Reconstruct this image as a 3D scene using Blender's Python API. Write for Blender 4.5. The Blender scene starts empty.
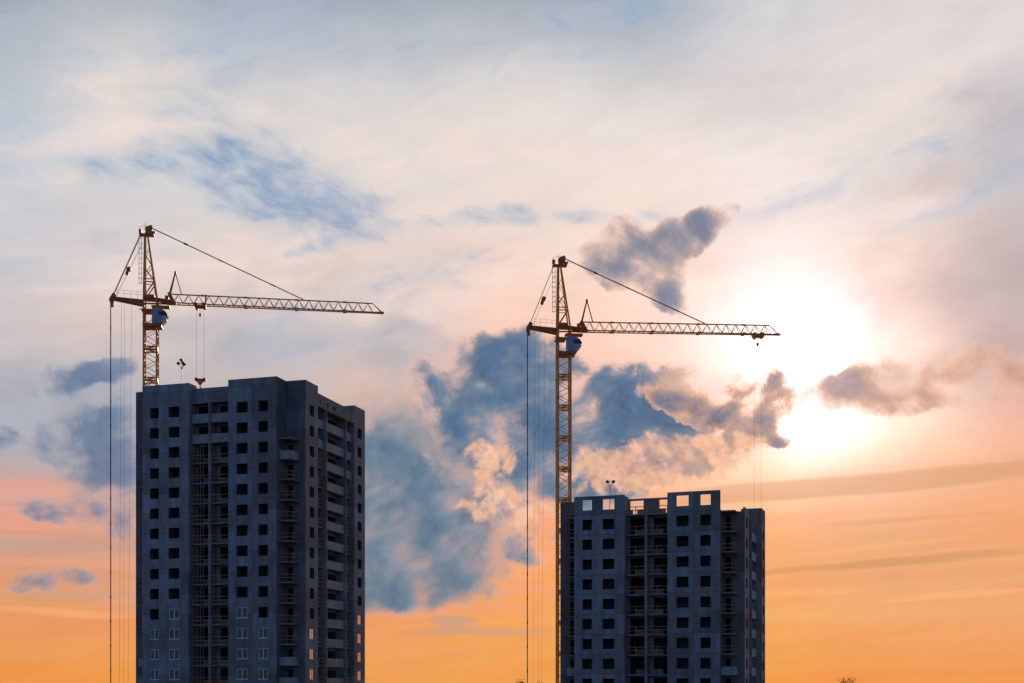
import bpy, bmesh, math, random
from mathutils import Vector, Matrix

random.seed(7)
SC = bpy.context.scene
COL = SC.collection
ZC = 8.5                      # eye height
FPX = 1300.0
R = math.radians


def lin(c):
    out = []
    for v in c:
        v = v / 255.0
        out.append(v / 12.92 if v <= 0.04045 else ((v + 0.055) / 1.055) ** 2.4)
    return tuple(out) + (1.0,)


# ------------------------------------------------------------------ helpers
class MB:
    """collects faces, then links them as one mesh object"""

    def __init__(self):
        self.v, self.f, self.m = [], [], []

    def quad(self, a, b, c, d, m=0):
        n = len(self.v)
        self.v += [tuple(a), tuple(b), tuple(c), tuple(d)]
        self.f.append((n, n + 1, n + 2, n + 3))
        self.m.append(m)

    def poly(self, pts, m=0):
        n = len(self.v)
        self.v += [tuple(p) for p in pts]
        self.f.append(tuple(range(n, n + len(pts))))
        self.m.append(m)

    def box(self, x0, x1, y0, y1, z0, z1, m=0, skip=()):
        n = len(self.v)
        self.v += [(x0, y0, z0), (x1, y0, z0), (x1, y1, z0), (x0, y1, z0),
                   (x0, y0, z1), (x1, y0, z1), (x1, y1, z1), (x0, y1, z1)]
        fs = {'b': (3, 2, 1, 0), 't': (4, 5, 6, 7), 'f': (0, 1, 5, 4),
              'r': (1, 2, 6, 5), 'k': (2, 3, 7, 6), 'l': (3, 0, 4, 7)}
        for k, q in fs.items():
            if k not in skip:
                self.f.append(tuple(n + i for i in q))
                self.m.append(m)

    def bar(self, p, q, r, n=6, m=0, r2=None, cap=True):
        p, q = Vector(p), Vector(q)
        d = q - p
        if d.length < 1e-6:
            return
        d.normalize()
        up = Vector((0, 0, 1)) if abs(d.z) < 0.95 else Vector((1, 0, 0))
        s = d.cross(up).normalized()
        t = s.cross(d)
        r2 = r if r2 is None else r2
        k = len(self.v)
        for (c, rr) in ((p, r), (q, r2)):
            for i in range(n):
                a = 2 * math.pi * (i + 0.5) / n
                self.v.append(tuple(c + (s * math.cos(a) + t * math.sin(a)) * rr))
        for i in range(n):
            j = (i + 1) % n
            self.f.append((k + i, k + j, k + n + j, k + n + i))
            self.m.append(m)
        if cap:
            self.f.append(tuple(k + i for i in range(n))[::-1])
            self.f.append(tuple(k + n + i for i in range(n)))
            self.m += [m, m]

    def grid(self, ax, c, u0, u1, z0, z1, holes=(), depth=None, m=0):
        """wall face with rectangular holes (u0,u1,z0,z1); depth adds reveals going along the other axis"""
        us = sorted({u0, u1} | {min(max(h[i], u0), u1) for h in holes for i in (0, 1)})
        zs = sorted({z0, z1} | {min(max(h[i], z0), z1) for h in holes for i in (2, 3)})

        def P(u, z, cc=c):
            return (u, cc, z) if ax == 'x' else (cc, u, z)

        def hole(uc, zc):
            return any(h[0] < uc < h[1] and h[2] < zc < h[3] for h in holes)
        nu, nz = len(us) - 1, len(zs) - 1
        S = [[hole((us[i] + us[i + 1]) / 2, (zs[j] + zs[j + 1]) / 2) for j in range(nz)] for i in range(nu)]
        for i in range(nu):
            for j in range(nz):
                if not S[i][j]:
                    self.quad(P(us[i], zs[j]), P(us[i + 1], zs[j]), P(us[i + 1], zs[j + 1]), P(us[i], zs[j + 1]), m)
                elif depth is not None:
                    d = c + depth
                    for (ii, jj, a, b) in ((i - 1, j, (i, j), (i, j + 1)), (i + 1, j, (i + 1, j), (i + 1, j + 1)),
                                           (i, j - 1, (i, j), (i + 1, j)), (i, j + 1, (i, j + 1), (i + 1, j + 1))):
                        inside = 0 <= ii < nu and 0 <= jj < nz
                        if (inside and not S[ii][jj]):
                            A = (us[a[0]], zs[a[1]])
                            B = (us[b[0]], zs[b[1]])
                            self.quad(P(*A), P(*B), P(B[0], B[1], d), P(A[0], A[1], d), m)

    def panel(self, ax, c0, c1, u0, u1, z0, z1, holes=(), m=0):
        """free standing wall slab with holes right through it"""
        self.grid(ax, c0, u0, u1, z0, z1, holes, depth=c1 - c0, m=m)
        self.grid(ax, c1, u0, u1, z0, z1, holes, m=m)

        def P(u, cc, z):
            return (u, cc, z) if ax == 'x' else (cc, u, z)
        self.quad(P(u0, c0, z0), P(u0, c1, z0), P(u0, c1, z1), P(u0, c0, z1), m)
        self.quad(P(u1, c0, z0), P(u1, c1, z0), P(u1, c1, z1), P(u1, c0, z1), m)
        self.quad(P(u0, c0, z1), P(u1, c0, z1), P(u1, c1, z1), P(u0, c1, z1), m)

    def recess(self, ax, c, u0, u1, z0, z1, deep):
        """five sided box behind an opening"""
        def P(u, cc, z):
            return (u, cc, z) if ax == 'x' else (cc, u, z)
        d = c + deep
        self.quad(P(u0, c, z0), P(u0, d, z0), P(u0, d, z1), P(u0, c, z1))
        self.quad(P(u1, c, z0), P(u1, d, z0), P(u1, d, z1), P(u1, c, z1))
        self.quad(P(u0, c, z0), P(u1, c, z0), P(u1, d, z0), P(u0, d, z0))
        self.quad(P(u0, c, z1), P(u1, c, z1), P(u1, d, z1), P(u0, d, z1))
        self.quad(P(u0, d, z0), P(u1, d, z0), P(u1, d, z1), P(u0, d, z1))

    def build(self, name, mats, parent=None, loc=None, smooth=False):
        me = bpy.data.meshes.new(name)
        me.from_pydata(self.v, [], self.f)
        if not isinstance(mats, (list, tuple)):
            mats = [mats]
        for m in mats:
            me.materials.append(m)
        for p, i in zip(me.polygons, self.m):
            p.material_index = i
            p.use_smooth = smooth
        me.update()
        o = bpy.data.objects.new(name, me)
        COL.objects.link(o)
        if parent is not None:
            o.parent = parent
        if loc is not None:
            o.location = loc
        return o


def empty(name, loc, rz, label, cat, group=None):
    o = bpy.data.objects.new(name, None)
    COL.objects.link(o)
    o.location = loc
    o.rotation_euler = (0, 0, rz)
    o.empty_display_size = 1
    tag(o, label, cat, group)
    return o


def tag(o, label, cat, group=None):
    o['label'] = label
    o['category'] = cat
    if group:
        o['group'] = group


def copy_part(src, parent, offset):
    c = src.copy()
    COL.objects.link(c)
    c.parent = parent
    c.location = Vector(src.location) + Vector(offset)
    for ch in list(src.children):
        d = ch.copy()
        COL.objects.link(d)
        d.parent = c
    return c


# ------------------------------------------------------------------ materials
class NT:
    def __init__(self, tree):
        self.t = tree
        self.n = tree.nodes
        self.l = tree.links

    def put(self, sock, val):
        if val is None:
            return
        if isinstance(val, bpy.types.NodeSocket):
            self.l.new(val, sock)
        else:
            sock.default_value = val

    def math(self, op, a, b=None, c=None, clamp=False):
        n = self.n.new('ShaderNodeMath')
        n.operation = op
        n.use_clamp = clamp
        self.put(n.inputs[0], a)
        self.put(n.inputs[1], b)
        self.put(n.inputs[2], c)
        return n.outputs[0]

    def vmath(self, op, a, b=None, scale=None):
        n = self.n.new('ShaderNodeVectorMath')
        n.operation = op
        self.put(n.inputs[0], a)
        self.put(n.inputs[1], b)
        if scale is not None:
            self.put(n.inputs['Scale'], scale)
        return n.outputs['Value'] if op in ('LENGTH', 'DOT_PRODUCT', 'DISTANCE') else n.outputs['Vector']

    def mapr(self, v, a, b, c=0.0, d=1.0, smooth=True):
        n = self.n.new('ShaderNodeMapRange')
        n.interpolation_type = 'SMOOTHSTEP' if smooth else 'LINEAR'
        self.put(n.inputs['Value'], v)
        for k, x in zip(('From Min', 'From Max', 'To Min', 'To Max'), (a, b, c, d)):
            self.put(n.inputs[k], x)
        return n.outputs[0]

    def mix(self, f, a, b, mode='MIX'):
        n = self.n.new('ShaderNodeMix')
        n.data_type = 'RGBA'
        n.blend_type = mode
        n.clamp_factor = True
        self.put(n.inputs[0], f)
        self.put(n.inputs[6], a)
        self.put(n.inputs[7], b)
        return n.outputs[2]

    def noise(self, vec, scale, detail=6, rough=0.55, dist=0.0, color=False, lac=2.0):
        n = self.n.new('ShaderNodeTexNoise')
        self.put(n.inputs['Vector'], vec)
        n.inputs['Scale'].default_value = scale
        n.inputs['Detail'].default_value = detail
        n.inputs['Roughness'].default_value = rough
        n.inputs['Lacunarity'].default_value = lac
        n.inputs['Distortion'].default_value = dist
        return n.outputs['Color'] if color else n.outputs[0]

    def mapping(self, vec, loc=(0, 0, 0), rot=0.0, scale=(1, 1, 1), kind='TEXTURE'):
        n = self.n.new('ShaderNodeMapping')
        n.vector_type = kind
        self.put(n.inputs['Vector'], vec)
        n.inputs['Location'].default_value = loc
        n.inputs['Rotation'].default_value = (0, 0, rot)
        n.inputs['Scale'].default_value = scale
        return n.outputs[0]

    def ramp(self, f, stops, interp='LINEAR'):
        n = self.n.new('ShaderNodeValToRGB')
        cr = n.color_ramp
        cr.interpolation = interp
        while len(cr.elements) < len(stops):
            cr.elements.new(0.5)
        for e, (p, c) in zip(cr.elements, sorted(stops, key=lambda s: s[0])):
            e.position = p
            e.color = c
        self.put(n.inputs[0], f)
        return n.outputs[0]


def material(name, base, rough=0.8, metal=0.0, var=0.12, nscale=1.5, ior=1.5, rust=None):
    m = bpy.data.materials.new(name)
    m.use_nodes = True
    t = NT(m.node_tree)
    b = m.node_tree.nodes['Principled BSDF']
    tc = t.n.new('ShaderNodeTexCoord').outputs['Object']
    nz = t.noise(tc, nscale, 6, 0.6)
    lo = tuple(x * (1 - var * 2) for x in base[:3]) + (1,)
    hi = tuple(min(1, x * (1 + var * 2)) for x in base[:3]) + (1,)
    col = t.ramp(nz, [(0.3, lo), (0.7, hi)])
    if rust:
        f = t.mapr(t.noise(tc, nscale * 2.3, 8, 0.7), 0.52, 0.66)
        col = t.mix(f, col, rust + (1,))
    t.l.new(col, b.inputs['Base Color'])
    b.inputs['Roughness'].default_value = rough
    b.inputs['Metallic'].default_value = metal
    b.inputs['IOR'].default_value = ior
    return m


def concrete_panels(name, base, z_joint, xw, yw):
    """precast panels: a tone of its own per panel, recessed joints, rain stains"""
    m = bpy.data.materials.new(name)
    m.use_nodes = True
    t = NT(m.node_tree)
    b = m.node_tree.nodes['Principled BSDF']
    tc = t.n.new('ShaderNodeTexCoord').outputs['Object']
    s = t.n.new('ShaderNodeSeparateXYZ')
    t.l.new(tc, s.inputs[0])
    zz = t.math('DIVIDE', t.math('SUBTRACT', s.outputs[2], z_joint), 2.91)
    xx = t.math('DIVIDE', t.math('ADD', s.outputs[0], 3.0 + 0.006), xw)
    yy = t.math('DIVIDE', t.math('ADD', s.outputs[1], 0.006), yw)
    cells = t.n.new('ShaderNodeCombineXYZ')
    joint = None
    for i, (c, w) in enumerate(((xx, xw), (yy, yw), (zz, 2.91))):
        t.l.new(t.math('FLOOR', c), cells.inputs[i])
        fr = t.math('FRACT', c)
        d = t.math('MULTIPLY', t.math('MINIMUM', fr, t.math('SUBTRACT', 1.0, fr)), w)
        joint = d if joint is None else t.math('MINIMUM', joint, d)
    wn = t.n.new('ShaderNodeTexWhiteNoise')
    t.l.new(cells.outputs[0], wn.inputs['Vector'])
    tone = t.mapr(wn.outputs['Value'], 0, 1, 0.76, 1.18, smooth=False)
    stain = t.mapr(t.noise(t.mapping(tc, scale=(1, 1, 4)), 0.9, 8, 0.65), 0.3, 0.7, 0.70, 1.2)
    fine = t.mapr(t.noise(tc, 6.0, 4, 0.6), 0.3, 0.7, 0.92, 1.08)
    jt = t.mapr(joint, 0.02, 0.07, 0.62, 1.0)
    k = t.math('MULTIPLY', t.math('MULTIPLY', tone, stain), t.math('MULTIPLY', fine, jt))
    hue = t.mix(wn.outputs['Value'], (base[0] * 1.06, base[1], base[2] * 0.93, 1), (base[0] * 0.95, base[1], base[2] * 1.08, 1))
    col = t.vmath('SCALE', hue, scale=k)
    t.l.new(col, b.inputs['Base Color'])
    b.inputs['Roughness'].default_value = 0.85
    bump = t.n.new('ShaderNodeBump')
    bump.inputs['Strength'].default_value = 0.3
    bump.inputs['Distance'].default_value = 0.02
    t.l.new(t.noise(tc, 9.0, 5, 0.6), bump.inputs['Height'])
    t.l.new(bump.outputs[0], b.inputs['Normal'])
    return m


M = {}
M['conc_a'] = concrete_panels('precast_concrete_a', (0.30, 0.30, 0.31), 7.8, 3.8, 4.3)
M['conc_b'] = concrete_panels('precast_concrete_b', (0.30, 0.30, 0.31), 5.0, 3.8, 4.3)
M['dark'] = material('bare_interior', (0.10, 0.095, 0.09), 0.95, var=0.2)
M['loggia'] = material('loggia_panel', (0.36, 0.37, 0.36), 0.85, var=0.1, nscale=0.8)
M['slab'] = material('slab_concrete', (0.26, 0.26, 0.26), 0.9)
M['rail'] = material('orange_railing_paint', (0.62, 0.20, 0.04), 0.5)
M['frame'] = material('white_pvc', (0.78, 0.79, 0.80), 0.35, var=0.02)
M['roof'] = material('roof_felt', (0.08, 0.08, 0.085), 0.9)
M['steel'] = material('ladder_steel', (0.22, 0.22, 0.23), 0.5, metal=0.6)
M['crane'] = material('crane_ochre_paint', (0.86, 0.39, 0.05), 0.42, var=0.1, nscale=0.8, rust=(0.25, 0.08, 0.02))
M['crane_dark'] = material('crane_grimy_steel', (0.50, 0.18, 0.04), 0.5, var=0.2)
M['ladder'] = material('pale_ladder_paint', (0.72, 0.66, 0.48), 0.5)
M['rope'] = material('wire_rope', (0.10, 0.07, 0.05), 0.6, metal=0.3)
M['cab'] = material('blue_cab_paint', (0.28, 0.37, 0.54), 0.4, var=0.05)
M['cab_white'] = material('pale_cab_trim', (0.75, 0.72, 0.66), 0.5)
M['red'] = material('red_hook_paint', (0.55, 0.04, 0.03), 0.5)
M['trolley_red'] = material('faded_red_trolley', (0.50, 0.09, 0.06), 0.55)
M['yellow'] = material('yellow_hook_paint', (0.75, 0.42, 0.04), 0.5)
M['lamp'] = material('lamp_housing', (0.05, 0.05, 0.055), 0.5)
M['pole'] = material('galvanised_pole', (0.28, 0.28, 0.29), 0.5, metal=0.5)
M['bark'] = material('bark', (0.07, 0.05, 0.035), 0.9)
M['leaf'] = material('leaf', (0.07, 0.09, 0.03), 0.7, var=0.25, nscale=0.7)

gl = bpy.data.materials.new('window_glass')
gl.use_nodes = True
_t = NT(gl.node_tree)
_b = gl.node_tree.nodes['Principled BSDF']
_tc = _t.n.new('ShaderNodeTexCoord').outputs['Object']
_t.l.new(_t.ramp(_t.noise(_tc, 0.7, 3), [(0.3, (0.012, 0.013, 0.015, 1)), (0.7, (0.03, 0.032, 0.036, 1))]), _b.inputs['Base Color'])
_b.inputs['Roughness'].default_value = 0.04
_b.inputs['IOR'].default_value = 1.5
M['glass'] = gl
M['mirror_glass'] = material('boosted_reflection_glass', (0.85, 0.80, 0.74), 0.08, metal=0.9, var=0.05)  # side panes: extra metallic reflectance added so the reflected sunset comes out bright

gm = bpy.data.materials.new('waste_ground')
gm.use_nodes = True
_t = NT(gm.node_tree)
_b = gm.node_tree.nodes['Principled BSDF']
_tc = _t.n.new('ShaderNodeTexCoord').outputs['Object']
_c1 = _t.ramp(_t.noise(_tc, 0.05, 8, 0.65), [(0.35, (0.035, 0.045, 0.018, 1)), (0.55, (0.07, 0.065, 0.035, 1)), (0.7, (0.13, 0.105, 0.075, 1))])
_t.l.new(_c1, _b.inputs['Base Color'])
_b.inputs['Roughness'].default_value = 0.95

# ------------------------------------------------------------------ ground
g = MB()
ring = [(6000 * math.cos(a * math.pi / 48), 6000 * math.sin(a * math.pi / 48), 0) for a in range(96)]
g.poly(ring)
go = g.build('ground', gm)
go['kind'] = 'structure'

# ------------------------------------------------------------------ apartment towers
FL = 2.91


def offset_outline(pts, d):
    out = []
    n = len(pts)
    for i in range(n):
        p0, p1, p2 = Vector(pts[i - 1]), Vector(pts[i]), Vector(pts[(i + 1) % n])
        d1, d2 = (p1 - p0).normalized(), (p2 - p1).normalized()
        n1, n2 = Vector((-d1.y, d1.x)), Vector((-d2.y, d2.x))
        q = p1 + (n1 + n2) * d
        out.append((q.x, q.y))
    return out


OUT = [(-27.5, 0), (-24.5, 0), (-24.5, -3), (-16.9, -3), (-16.9, -0.8), (-10.6, -0.8), (-10.6, -3), (-3, -3),
       (-3, 0), (0, 0), (0, 4.15), (-1.6, 4.15), (-1.6, 17.35), (0, 17.35), (0, 21.5), (-27.5, 21.5)]
# names of the edges, by index of their first vertex
E_LWING, E_LBLOCK, E_BAY, E_RBLOCK, E_RWING, E_K, E_SIDE, E_FAR = 0, 2, 4, 6, 8, 9, 11, 13


def body(outline, tops, holes, roof_z, mat, parent):
    mb = MB()
    n = len(outline)
    inn = offset_outline(outline, 0.3)
    for i in range(n):
        (x0, y0), (x1, y1) = outline[i], outline[(i + 1) % n]
        zt = tops[i]
        h = holes.get(i, [])
        if abs(y0 - y1) < 1e-6:
            mb.grid('x', y0, min(x0, x1), max(x0, x1), 0, zt, h)
        else:
            mb.grid('y', x0, min(y0, y1), max(y0, y1), 0, zt, h)
        a, b = inn[i], inn[(i + 1) % n]
        if zt > roof_z + 0.01:
            mb.quad((a[0], a[1], roof_z), (b[0], b[1], roof_z), (b[0], b[1], zt), (a[0], a[1], zt))
            mb.quad((x0, y0, zt), (x1, y1, zt), (b[0], b[1], zt), (a[0], a[1], zt))
            for (nb, o, q) in ((tops[i - 1], (x0, y0), a), (tops[(i + 1) % n], (x1, y1), b)):
                if nb < zt - 0.01:
                    zl = max(nb, roof_z)
                    mb.quad((o[0], o[1], zl), (q[0], q[1], zl), (q[0], q[1], zt), (o[0], o[1], zt))
    return mb, inn


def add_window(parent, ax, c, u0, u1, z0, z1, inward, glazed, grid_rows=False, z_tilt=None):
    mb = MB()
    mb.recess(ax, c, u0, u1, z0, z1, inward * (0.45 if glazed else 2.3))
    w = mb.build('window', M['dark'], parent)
    if glazed:
        f = MB()
        ci, co = c + inward * 0.14, c + inward * 0.07
        lo, hi = min(ci, co), max(ci, co)

        def bx(a, b, p, q):
            if ax == 'x':
                f.box(a, b, lo, hi, p, q)
            else:
                f.box(lo, hi, a, b, p, q)
        e = 0.004
        t = 0.11
        bx(u0 + e, u0 + t, z0 + e, z1 - e)
        bx(u1 - t, u1 - e, z0 + e, z1 - e)
        bx(u0 + t, u1 - t, z0 + e, z0 + t)
        bx(u0 + t, u1 - t, z1 - t, z1 - e)
        um = u0 + (u1 - u0) * 0.5
        bx(um - 0.07, um + 0.07, z0 + t, z1 - t)
        if grid_rows:
            bx(u0 + t, um - 0.07, z0 + 0.95, z0 + 1.02)
            bx(um + 0.07, u1 - t, z0 + 0.95, z0 + 1.02)
        # sill board standing a little proud of the wall
        pl, ph = min(c - inward * 0.10, c - inward * 0.004), max(c - inward * 0.10, c - inward * 0.004)
        if ax == 'x':
            f.box(u0 - 0.08, u1 + 0.08, pl, ph, z0 - 0.06, z0 - 0.005)
        else:
            f.box(pl, ph, u0 - 0.08, u1 + 0.08, z0 - 0.06, z0 - 0.005)
        f.build('frame', M['frame'], w)
        p = MB()
        cp = c + inward * 0.115

        def P(u, z):
            return (u, cp, z) if ax == 'x' else (cp, u, z)
        for (a, b) in ((u0 + t, um - 0.07), (um + 0.07, u1 - t)):
            p.quad(P(a, z0 + t), P(b, z0 + t), P(b, z1 - t), P(a, z1 - t))
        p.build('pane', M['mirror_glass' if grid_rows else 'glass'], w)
        w['label'] = 'narrow glazed window reflecting the sunset' if grid_rows else 'glazed window with white frame'
    return w


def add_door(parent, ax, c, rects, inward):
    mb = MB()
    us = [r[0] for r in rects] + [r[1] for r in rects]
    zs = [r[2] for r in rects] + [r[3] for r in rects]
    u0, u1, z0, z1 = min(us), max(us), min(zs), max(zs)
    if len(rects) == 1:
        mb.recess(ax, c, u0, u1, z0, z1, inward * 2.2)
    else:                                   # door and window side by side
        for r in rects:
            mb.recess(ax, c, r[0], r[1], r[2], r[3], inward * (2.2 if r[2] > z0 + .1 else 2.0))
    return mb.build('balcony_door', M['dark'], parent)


def add_balcony(parent, x0, x1, y0, y1, zf, style, sides, ph=1.12):
    s = MB()
    s.box(x0, x1, y0, y1, zf - 0.20, zf)
    b = s.build('balcony', M['slab'], parent)
    t = 0.10

    def runs():
        out = []
        if 'f' in sides:
            out.append(((x0, y0), (x1, y0)))
        if 'r' in sides:
            out.append(((x1, y0), (x1, y1)))
        if 'l' in sides:
            out.append(((x0, y0), (x0, y1)))
        return out
    if style == 'panel':
        p = MB()
        if 'f' in sides:
            p.box(x0 + 0.003, x1 - 0.003, y0 - 0.02, y0 + t, zf - 0.15, zf + ph)
        if 'r' in sides:
            ys = y0 + t + 0.003 if 'f' in sides else y0 + 0.003
            p.box(x1 - t, x1 + 0.02, ys, y1 - 0.003, zf - 0.15, zf + ph)
        if 'l' in sides:
            ys = y0 + t + 0.003 if 'f' in sides else y0 + 0.003
            p.box(x0 - 0.02, x0 + t, ys, y1 - 0.003, zf - 0.15, zf + ph)
        p.build('parapet', M['loggia'], b)
    elif style == 'rail':
        p = MB()
        for (a, c) in runs():
            for h in (0.55 + random.uniform(-.06, .06), 1.08 + random.uniform(-.05, .05)):
                p.bar((a[0], a[1], zf + h), (c[0], c[1], zf + h + random.uniform(-.03, .03)), 0.055)
            L = math.hypot(c[0] - a[0], c[1] - a[1])
            n = max(1, round(L / 1.6))
            for i in range(n + 1):
                x = a[0] + (c[0] - a[0]) * i / n
                y = a[1] + (c[1] - a[1]) * i / n
                p.bar((x, y, zf + 0.005), (x, y, zf + 1.15), 0.06)
        p.build('railing', M['rail'], b)
    return b


def tower(loc, rz, label, ztop0, nrows, roof_z, finished, conc):
    """ztop0: height of the centre of the first window row"""
    T = empty('apartment_tower', loc, rz, label, 'apartment building', 'unfinished panel apartment towers')
    holes = {}
    wins, doors, bals = [], [], []
    W4 = [(-23.24, -21.80), (-20.18, -18.42), (-9.28, -7.52), (-5.84, -4.36)]
    first = 0 if finished else 1
    for k in range(first, nrows):
        zc = ztop0 - FL * k
        zf = zc - 1.55
        z0, z1 = zc - 0.77, zc + 0.75
        for i, (a, b) in enumerate(W4):
            e = E_LBLOCK if i < 2 else E_RBLOCK
            gz = finished and ((k == 10 and i in (1, 2)) or k >= 11)
            holes.setdefault(e, []).append((a, b, z0, z1))
            wins.append(('x', -3, a, b, z0, z1, 1, gz, False))
        # narrow windows of the two side blocks
        for (e, a, b) in ((E_K, 1.45, 2.85), (E_FAR, 18.65, 20.15)):
            gz = finished and (k >= 11 or (k == 10 and e == E_FAR))
            holes.setdefault(e, []).append((a, b, z0, z1))
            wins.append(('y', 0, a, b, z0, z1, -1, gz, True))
        # bay loggias: window and door side by side in the back wall
        for (x0, x1, dl) in ((-16.75, -14.05, True), (-13.7, -10.75, False)):
            if dl:
                rr = [(x0 + .15, x0 + 1.05, zf + .05, zf + 2.5), (x0 + 1.05, x0 + 2.6, z0, zf + 2.5)]
            else:
                rr = [(x1 - .9, x1 - .15, zf + .05, zf + 2.45), (x1 - 2.3, x1 - .9, z0, zf + 2.45)]
            holes.setdefault(E_BAY, []).extend(rr)
            doors.append(('x', -0.8, rr, 1))
            st = 'panel' if (finished and k <= 1) else 'rail'
            if not finished and k == 8:
                st = 'none'
            bals.append((x0 + .004, x1 - .004, -2.3, -0.806, zf, st, 'f', 1.12))
        # corner balconies
        cst = 'rail'
        if finished:
            cst = {0: None, 1: 'none', 2: 'panel'}.get(k, 'panel' if k >= 12 else 'rail')
        elif k >= 8:
            cst = 'panel'
        if cst is not None:
            bals.append((-2.994, -1.0, -2.25, -0.006, zf, cst, 'fr', 1.05))
            if cst != 'none':
                rr = [(-2.75, -1.95, zf + .05, zf + 2.25)]
                holes.setdefault(E_RWING, []).extend(rr)
                doors.append(('x', 0, rr, 1))
            bals.append((-26.0, -24.506, -1.7, -0.006, zf, 'rail' if finished and k == 2 else cst, 'fl', 1.05))
            if cst != 'none':
                rr = [(-25.95, -25.2, zf + .05, zf + 2.25)]
                holes.setdefault(E_LWING, []).extend(rr)
                doors.append(('x', 0, rr, 1))
        # side loggias
        for (y0, y1, nm) in ((4.156, 7.08, 'a'), (7.34, 14.26, 'm'), (14.54, 17.344, 'b')):
            if nm == 'm':
                st, xr = 'panel', -0.38
            else:
                st, xr = ('panel' if (finished and k <= (1 if nm == 'a' else 2)) else 'rail'), -0.5
            bals.append((-1.594, xr, y0, y1, zf, st, 'r', 1.1))
            L = y1 - y0
            if nm == 'm':
                for (a, b) in ((.3, 3.2), (3.7, 6.6)):
                    rr = [(y0 + a, y0 + a + .8, zf + .05, zf + 2.25), (y0 + a + .8, y0 + b, z0, zf + 2.25)]
                    holes.setdefault(E_SIDE, []).extend(rr)
                    doors.append(('y', -1.6, rr, -1))
            else:
                rr = [(y0 + .5, y0 + 1.3, zf + .05, zf + 2.25), (y0 + 1.3, y0 + 2.4, z0, zf + 2.25)]
                holes.setdefault(E_SIDE, []).extend(rr)
                doors.append(('y', -1.6, rr, -1))
    if not finished:        # canopy slabs at the level of the open floor
        zf = ztop0 - 1.55
        bals.append((-2.994, -1.0, -2.25, -0.006, zf, 'none', 'fr', 1.05))
        bals.append((-26.0, -24.506, -1.7, -0.006, zf, 'rail', 'fl', 1.05))
        for (x0, x1) in ((-16.75, -14.05), (-13.7, -10.75)):
            bals.append((x0 + .004, x1 - .004, -2.3, -0.806, zf, 'rail', 'f', 1.12))
        bals.append((-1.594, -.5, 14.54, 17.344, zf, 'rail', 'r', 1.1))

    n = len(OUT)
    if finished:
        H = roof_z + 1.5
        tops = [H] * n
        tops[E_BAY] = H - 0.55
        tops[E_SIDE] = H - 1.0
    else:
        tops = [roof_z] * n
        tops[E_K] = roof_z + 0.6
    mb, inn = body(OUT, tops, holes, roof_z, conc, T)
    zl = ztop0 + 1.15            # underside of the technical floor
    if finished:
        # technical floor in front of the bay and over the side loggias
        mb.box(-16.897, -10.603, -1.45, -0.806, zl, H - 0.5)
        mb.box(-16.894, -10.606, -2.3, -1.453, zl, zl + 0.22)
        y = 4.153
        vents = [(y + .6, y + 1.35, zl + .4, zl + 1.05), (y + 2.9, y + 3.75, zl + .4, zl + 1.05), (y + 5.3, y + 6.2, zl + .4, zl + 1.05)]
        mb.panel('y', -0.004, -0.35, 4.153, 17.347, zl, H - 1.0, vents)
        mb.quad((-0.004, 4.153, zl), (-0.004, 17.347, zl), (-1.597, 17.347, zl), (-1.597, 4.153, zl))
        mb.box(-3.2, -0.354, 17.36, 17.62, roof_z + 0.01, H - 0.004)
        mb.box(-3.2, -0.354, 3.86, 4.12, roof_z + 0.01, H - 0.004)
        # lift and stair head set back on the roof, hidden from below
        zfin = zl
    else:
        zfin = roof_z - 0.02
        ht = ztop0 + 1.25
        zb = roof_z + 0.004
        z0, z1 = ztop0 - 0.78, ztop0 + 0.74
        mb.panel('x', -3, -2.75, -24.5, -16.9, zb, ht, [(W4[0][0], W4[0][1], z0, z1), (W4[1][0], W4[1][1], z0, z1)])
        mb.panel('x', -3, -2.75, -10.6, -3.0, zb, ht, [(W4[2][0], W4[2][1], z0, z1), (W4[3][0], W4[3][1], z0, z1)])
        mb.panel('y', -16.9, -17.15, -2.746, -0.55, zb, ht - 0.1)
        zf = ztop0 - 1.55
        hl = [(-16.2, -15.55, zf + .1, z0 + .1), (-16.6, -14.6, z0 + .1, ztop0 + .62),
              (-12.25, -10.75, z0 + .1, ztop0 + .62), (-11.3, -10.75, zf + .1, z0 + .1)]
        mb.panel('x', -0.8, -0.55, -16.897, -10.606, zb, ht - 0.35, hl)
        mb.panel('x', -0.001, 0.25, -27.5, -24.5, zb, ht - 0.25)
        mb.panel('x', 17.36, 17.61, -3.2, -0.26, zb, ht)
        mb.panel('y', -0.001, -0.25, 17.36, 21.5, zb, ht, [(18.65, 20.15, z0, z1)])
    # fins between the loggias
    mb.box(-14.04, -13.71, -2.5, -0.803, 0, zfin)
    for y in (7.09, 14.27):
        mb.box(-1.597, -0.002, y, y + 0.24, 0, zfin)
    mb.build('wall', conc, T)
    rf = MB()
    rf.poly([(p[0], p[1], roof_z - 0.003) for p in inn])
    if finished:
        rf.box(-18.5, -9.5, 8.0, 13.0, roof_z, roof_z + 0.9)
    else:
        rf.box(-18.5, -12, 10.0, 14.0, roof_z, roof_z + 0.5)
    if not finished:
        pass
    rf.build('roof', M['roof'], T)
    for w in wins:
        add_window(T, *w)
    for d in doors:
        add_door(T, *d)
    for b in bals:
        add_balcony(T, *b)
    if finished:              # escape ladders running down the bay loggias
        for k in range(2, nrows):
            zf = ztop0 - FL * k - 1.55
            ld = MB()
            for dx in (0, 0.5):
                ld.bar((-15.5 + dx, -2.15, zf + 0.01), (-15.5 + dx, -2.15, zf + 2.7), 0.045)
            for j in range(8):
                ld.bar((-15.5, -2.15, zf + 0.3 + j * .32), (-15.0, -2.15, zf + .3 + j * .32), 0.025)
            ld.build('ladder', M['steel'], T)
    return T


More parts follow.
